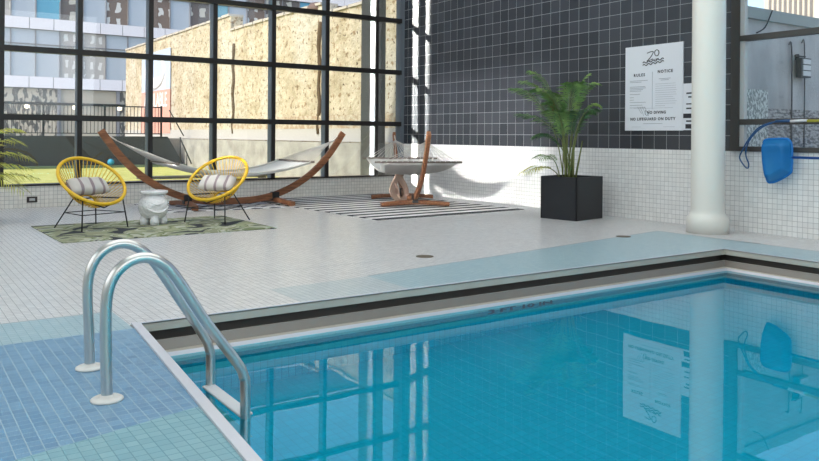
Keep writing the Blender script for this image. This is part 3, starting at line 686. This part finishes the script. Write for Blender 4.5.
# exterior pier
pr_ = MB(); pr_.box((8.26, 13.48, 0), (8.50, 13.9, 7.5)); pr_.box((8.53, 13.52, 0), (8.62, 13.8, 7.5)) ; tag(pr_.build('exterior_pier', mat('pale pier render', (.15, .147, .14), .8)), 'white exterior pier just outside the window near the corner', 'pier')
# ---- old rendered stone wall with stepped parapet
def stone_mat():
    m = mat('weathered stone render', rough=.95); nt = m.node_tree; b = nt.nodes['Principled BSDF']
    tc = nt.nodes.new('ShaderNodeTexCoord')
    def ns(sc, det, lo, hi, dist=0, stretch=None):
        n = nt.nodes.new('ShaderNodeTexNoise'); n.inputs['Scale'].default_value = sc; n.inputs['Detail'].default_value = det; n.inputs['Distortion'].default_value = dist
        if stretch:
            mp = nt.nodes.new('ShaderNodeMapping'); mp.inputs['Scale'].default_value = stretch; nt.links.new(tc.outputs['Object'], mp.inputs[0]); nt.links.new(mp.outputs[0], n.inputs['Vector'])
        else: nt.links.new(tc.outputs['Object'], n.inputs['Vector'])
        r = nt.nodes.new('ShaderNodeMapRange'); r.inputs[1].default_value = lo; r.inputs[2].default_value = hi; nt.links.new(n.outputs['Fac'], r.inputs[0]); return r.outputs[0]
    def mix(f, a, c):
        x = nt.nodes.new('ShaderNodeMix'); x.data_type = 'RGBA'; nt.links.new(f, x.inputs[0])
        if isinstance(a, tuple): x.inputs[6].default_value = (*a, 1)
        else: nt.links.new(a, x.inputs[6])
        x.inputs[7].default_value = (*c, 1); return x.outputs[2]
    c = mix(ns(1.3, 8, .35, .65), (.47, .39, .26), (.68, .59, .44))
    c = mix(ns(.45, 5, .48, .66, 0, (1, 1, .6)), c, (.62, .57, .47))
    c = mix(ns(5, 6, .57, .66), c, (.34, .24, .14)); c = mix(ns(9, 3, .62, .67), c, (.13, .09, .06))
    nt.links.new(c, b.inputs['Base Color'])
    n = nt.nodes.new('ShaderNodeTexNoise'); n.inputs['Scale'].default_value = 4; n.inputs['Detail'].default_value = 8; nt.links.new(tc.outputs['Object'], n.inputs['Vector'])
    bp = nt.nodes.new('ShaderNodeBump'); bp.inputs['Strength'].default_value = 1; bp.inputs['Distance'].default_value = .12; nt.links.new(n.outputs['Fac'], bp.inputs['Height']); nt.links.new(bp.outputs[0], b.inputs['Normal'])
    return m
sw = thing('stepped_stone_wall', 'tall sunlit weathered stone wall with stepped top behind the yard', 'wall', (9.46, 12.04, .161)); sw.scale = (.86, .86, .86)
segs = [(43.6, 28.3, 5.70), (28.3, 20.8, 5.12), (20.8, 14.0, 4.80)]
b = MB()
for y0, y1, zt in segs: b.box((0, y1-14, -.3), (.5, y0-14, zt))
b.build('wall_body', stone_mat(), sw)
b = MB()
for y0, y1, zt in segs:
    y = y1
    while y < y0-.1:
        L_ = min(.85, y0-y); b.box((-.06, y-14+.05, zt), (.55, y-14+L_-.02, zt+.07+.03*random.random())); y += .87
b.build('coping_stones', mat('grey coping tiles', (.55, .50, .44), .9), sw)
b = MB(); b.box((-.04, 0, .98), (0, 29.5, 1.36)); b.build('white_base', mat('white painted base', (.52, .50, .47), .9), sw)
b = MB(); b.box((-.05, 0, 1.36), (0, 14.0, 1.75)); b.build('brick_course', mat('exposed brick', (.45, .33, .22), .95, var=(6, (.62, .55, .42), .4, .6), bump=(14, 1, .05)), sw)
for y in (27.9, 20.95):
    b = MB(); pts = [(-.03, y-14+.05*math.sin(k*1.3), 1.2+k*(3.4/14)) for k in range(15)]; b.tube(pts, .07, 6, radii=[.05+.035*random.random() for _ in pts]); b.build('stain_crack', mat('dark seep', (.12, .08, .045), .95), sw)
b = MB(); b.lathe([(.3, 0), (.3, .12), (.2, .25), (.05, .3)], 16, center=(.1, 21.4-14, 4.98)); b.build('vent_cap', mat('rust vent', (.18, .12, .1), .7), sw)
# banner
bn2 = thing('wall_banner', 'blue and red vertical banner reading AVAILABLE on the stone wall', 'banner', (9.425, 32.6, 3.26)); bn2.scale = (.86, .86, .86)
BR = Matrix(((0, 0, -1, -.02), (-1, 0, 0, 0), (0, 1, 0, 0), (0, 0, 0, 1)))
b = MB(); b.box((-.02, -2.35, -.35), (0, 2.35, 1.55)); b.build('blue_panel', mat('banner blue', (.52, .60, .76), .7), bn2)
b = MB(); b.box((-.02, -2.35, -2.4), (0, 2.35, -.35)); b.build('red_panel', mat('banner red', (.74, .38, .30), .7), bn2)
b = MB(); b.box((-.021, -1.6, -.30), (-.0, 1.6, .30)); b.tube([(-.025, 1.5*math.cos(a), .55+.75*math.sin(a)) for a in [k*math.pi/12 for k in range(24)]], .09, 6, closed=True); b.build('banner_emblem', mat('banner white', (.8, .8, .82), .7), bn2)
text('banner_lettering', 'AVAILABLE', .74, mat('banner white'), bn2, BR @ Matrix.Translation((0, -.85, 0)) @ Matrix.Diagonal((1.05, 1.3, 1, 1)), bold=.01)
# ---- glass office building
random.seed(11)
ob_ = thing('office_building', 'glass office building with white spandrel bands beyond the fence', 'building', (0, 50, 1.0))
YB = 0
pan = mat('white spandrel panel', (.82, .80, .84), .5); mul = mat('curtain wall mullion', (.25, .25, .27), .5)
gls = [mat('office glass blue', (.16, .42, .56), .12, .3), mat('office glass teal', (.26, .48, .56), .15, .3), mat('office glass grey', (.52, .56, .62), .2, .2)]
def refl_mat(name, c1, c2, sc):
    m = mat(name, rough=.25); nt = m.node_tree; b = nt.nodes['Principled BSDF']; tc = nt.nodes.new('ShaderNodeTexCoord'); mp = nt.nodes.new('ShaderNodeMapping'); mp.inputs['Scale'].default_value = (6, 6, 2.6)
    v = nt.nodes.new('ShaderNodeTexNoise'); v.inputs['Scale'].default_value = sc; v.inputs['Detail'].default_value = 1; v.inputs['Distortion'].default_value = .4
    r = nt.nodes.new('ShaderNodeValToRGB'); r.color_ramp.elements[0].position = .48; r.color_ramp.elements[1].position = .56; r.color_ramp.elements[0].color = (*c1, 1); r.color_ramp.elements[1].color = (*c2, 1)
    nt.links.new(tc.outputs['Object'], mp.inputs[0]); nt.links.new(mp.outputs[0], v.inputs['Vector']); nt.links.new(v.outputs['Fac'], r.inputs[0]); nt.links.new(r.outputs[0], b.inputs['Base Color']); return m
def brick_refl(name, c1, c2, px_, pz):  # reflected facades painted into the pane colour as a pattern
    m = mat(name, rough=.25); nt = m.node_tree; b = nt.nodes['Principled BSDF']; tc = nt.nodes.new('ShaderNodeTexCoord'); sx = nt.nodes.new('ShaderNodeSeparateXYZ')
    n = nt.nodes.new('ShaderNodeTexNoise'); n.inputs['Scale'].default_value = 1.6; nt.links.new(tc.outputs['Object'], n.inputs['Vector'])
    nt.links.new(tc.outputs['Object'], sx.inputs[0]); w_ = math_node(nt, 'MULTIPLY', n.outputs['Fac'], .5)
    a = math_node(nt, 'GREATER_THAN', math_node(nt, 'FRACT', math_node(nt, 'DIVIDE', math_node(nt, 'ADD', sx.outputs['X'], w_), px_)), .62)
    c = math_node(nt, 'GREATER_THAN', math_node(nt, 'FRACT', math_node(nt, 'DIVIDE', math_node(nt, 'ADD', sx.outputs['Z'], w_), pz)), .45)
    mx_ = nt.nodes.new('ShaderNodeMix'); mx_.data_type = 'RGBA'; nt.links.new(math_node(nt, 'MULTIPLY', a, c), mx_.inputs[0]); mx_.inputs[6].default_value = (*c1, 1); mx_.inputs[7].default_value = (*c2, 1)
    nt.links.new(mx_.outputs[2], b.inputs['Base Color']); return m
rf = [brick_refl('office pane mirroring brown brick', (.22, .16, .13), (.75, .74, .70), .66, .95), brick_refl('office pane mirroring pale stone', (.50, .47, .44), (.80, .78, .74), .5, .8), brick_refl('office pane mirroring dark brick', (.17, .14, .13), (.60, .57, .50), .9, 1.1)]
b = MB(); b.box((-45, .6, 0), (55, 12, 17.0)); b.build('building_core', mat('office core', (.3, .3, .32), .8), ob_)
fz = [3.42*k for k in range(-1, 5)]
for zc in (3.22-.05, 6.63, 10.05, 13.5, 16.6):
    b = MB()
    for k in range(34):
        b.box((-14+k*1.32+.02, .0, zc-.33), (-14+(k+1)*1.32-.02, .35, zc+.33), pan)
    b.box((-14, .05, zc-.34), (30.8, .4, zc+.34), mul); b.build('spandrel_band', None, ob_)
for zf, zt in ((3.5, 6.3), (6.96, 9.72), (10.38, 13.17)):
    for k in range(27):
        x = 3.5+k*1.37 if False else 2.2+k*1.32
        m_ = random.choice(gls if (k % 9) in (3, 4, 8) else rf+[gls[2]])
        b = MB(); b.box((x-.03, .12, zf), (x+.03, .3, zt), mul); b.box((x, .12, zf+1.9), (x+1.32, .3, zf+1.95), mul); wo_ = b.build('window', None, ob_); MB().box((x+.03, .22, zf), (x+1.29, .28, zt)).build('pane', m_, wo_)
sf = [mat('storefront tan', (.50, .45, .36), .7), refl_mat('storefront glass', (.14, .13, .12), (.58, .52, .42), .9)]
for k in range(8):
    x = 2.0+k*3.4
    b = MB(); b.box((x, .25, -.2), (x+3.3, .32, 2.8), sf[k % 2] if k != 3 else sf[1]); b.box((x-.12, .1, -.2), (x+.08, .5, 2.85), mul); b.box((x, .1, 1.9), (x+3.4, .35, 2.0), black); b.build('storefront_bay', None, ob_)
for x in (7.0, 9.6, 12.2, 14.8):
    b = MB(); b.lathe([(.05, 0), (.13, .04), (.13, .2), (.05, .24)], 10, center=(x, -.2, 1.6)); b.build('wall_lamp', mat('lit lamp', (1, .9, .7), .5, emis=((1, .85, .6), 2.0)), ob_)
b = MB(); b.box((14.2, -1.2, 2.45), (19.4, .2, 2.75)); b.build('canopy', mat('dark canopy', (.06, .06, .07), .6), ob_)
# ---- grey neighbour wall beyond the right window
gw = thing('neighbour_wall', 'grey rendered neighbour wall with pale coping beyond the right window', 'wall', (10.108, 6.498, .32)); gw.scale = (.722, .722, .722)
gm = mat('grey stained render', (.42, .41, .39), .95, var=(1.6, (.66, .64, .61), .3, .7, (1, 1, .5)), bump=(20, .5, .02))
b = MB(); b.box((-1.45, 0, -.58), (16, .4, 3.60)); b.build('wall_body', gm, gw)
b = MB(); b.box((-1.45, -.08, 3.57), (16, .5, 3.80)); b.build('roof_coping', mat('pale green coping', (.42, .45, .42), .8), gw)
b = MB(); b.box((-1.45, -.03, -.58), (16, 0, 1.78)); b.build('brick_base', mat('grey old brick', (.22, .21, .20), .95, var=(7, (.56, .53, .50), .42, .58, (1, 1, 3)), bump=(18, 1, .04)), gw)
gbm = refl_mat('patterned glass block', (.25, .27, .26), (.70, .72, .68), 5.0)
b = MB(); b.box((.15, -.06, 1.0), (1.0, -.02, 2.15)); b.build('glass_block_panel', gbm, gw)
b = MB(); b.tube(catmull([(1.9, -.05, 0), (1.9, -.05, 2.9), (1.78, -.05, 3.15)], 6), .016, 6); b.tube(catmull([(2.4, -.05, 0), (2.4, -.05, 3.0), (2.28, -.05, 3.22)], 6), .013, 6); b.build('conduit', mat('dark conduit', (.13, .13, .13), .7), gw)
b = MB(); b.tube(catmull([(.5, -.1, 3.28), (.78, -.12, 3.42), (1.0, -.14, 3.78)], 5), .014, 6); b.build('cable', black, gw)
fl_ = thing('floodlight', 'grey floodlight with three lamps mounted on the neighbour wall', 'floodlight', (11.71, 6.462, 2.247)); fl_.scale = (.62, .62, .62)
fh = MB().box((-.22, -.16, -.24), (.22, -.02, .24)).build('housing', mat('floodlight housing', (.06, .07, .07), .5), fl_)
for k in range(3): MB().box((-.16, -.18, -.20+k*.145), (.18, -.16, -.08+k*.145)).build('lamp_lens', mat('floodlight lens', (.72, .72, .70), .3), fh)
b = MB(); b.box((-.14, -.04, .2), (-.1, .05, .34)); b.box((-.26, -.04, .28), (.2, 0, .31)); b.build('mounting_arm', black, fl_)
# far tower blocks
tb = thing('tower_block', 'cream tower block on the skyline above the neighbour wall', 'building', (120, 66, 0))
cr = mat('cream tower stone', (.72, .66, .56), .8); dk = mat('tower window dark', (.25, .23, .22), .6)
b = MB(); b.box((0, -3, 0), (14, 6.3, 24.5)); b.build('tower_body', cr, tb)
for i in range(10):
    b = MB(); y = -2.6+i*.85; b.box((-.15, y, 10), (0, y+.4, 24)); b.build('window_strip', dk, tb)
tb2 = thing('tower_block', 'white tower block behind the cream one on the right', 'building', (115, 57.5, 0))
b = MB(); b.box((0, -6, 0), (12, 3.8, 25.5)); b.build('tower_body', mat('white tower', (.68, .68, .70), .8), tb2)
for i in range(9):
    b = MB(); y = -5.6+i*1.0; b.box((-.15, y, 10), (0, y+.45, 24.5)); b.build('window_strip', dk, tb2)
rb = MB(); rb.box((62, 31, 0), (66, 36, 9.3)); rb.box((62.5, 33.5, 9.3), (65, 35, 10)); tag(rb.build('roof_housing', mat('grey roof housing', (.35, .34, .33), .8)), 'small grey rooftop housing seen over the neighbour wall', 'building')
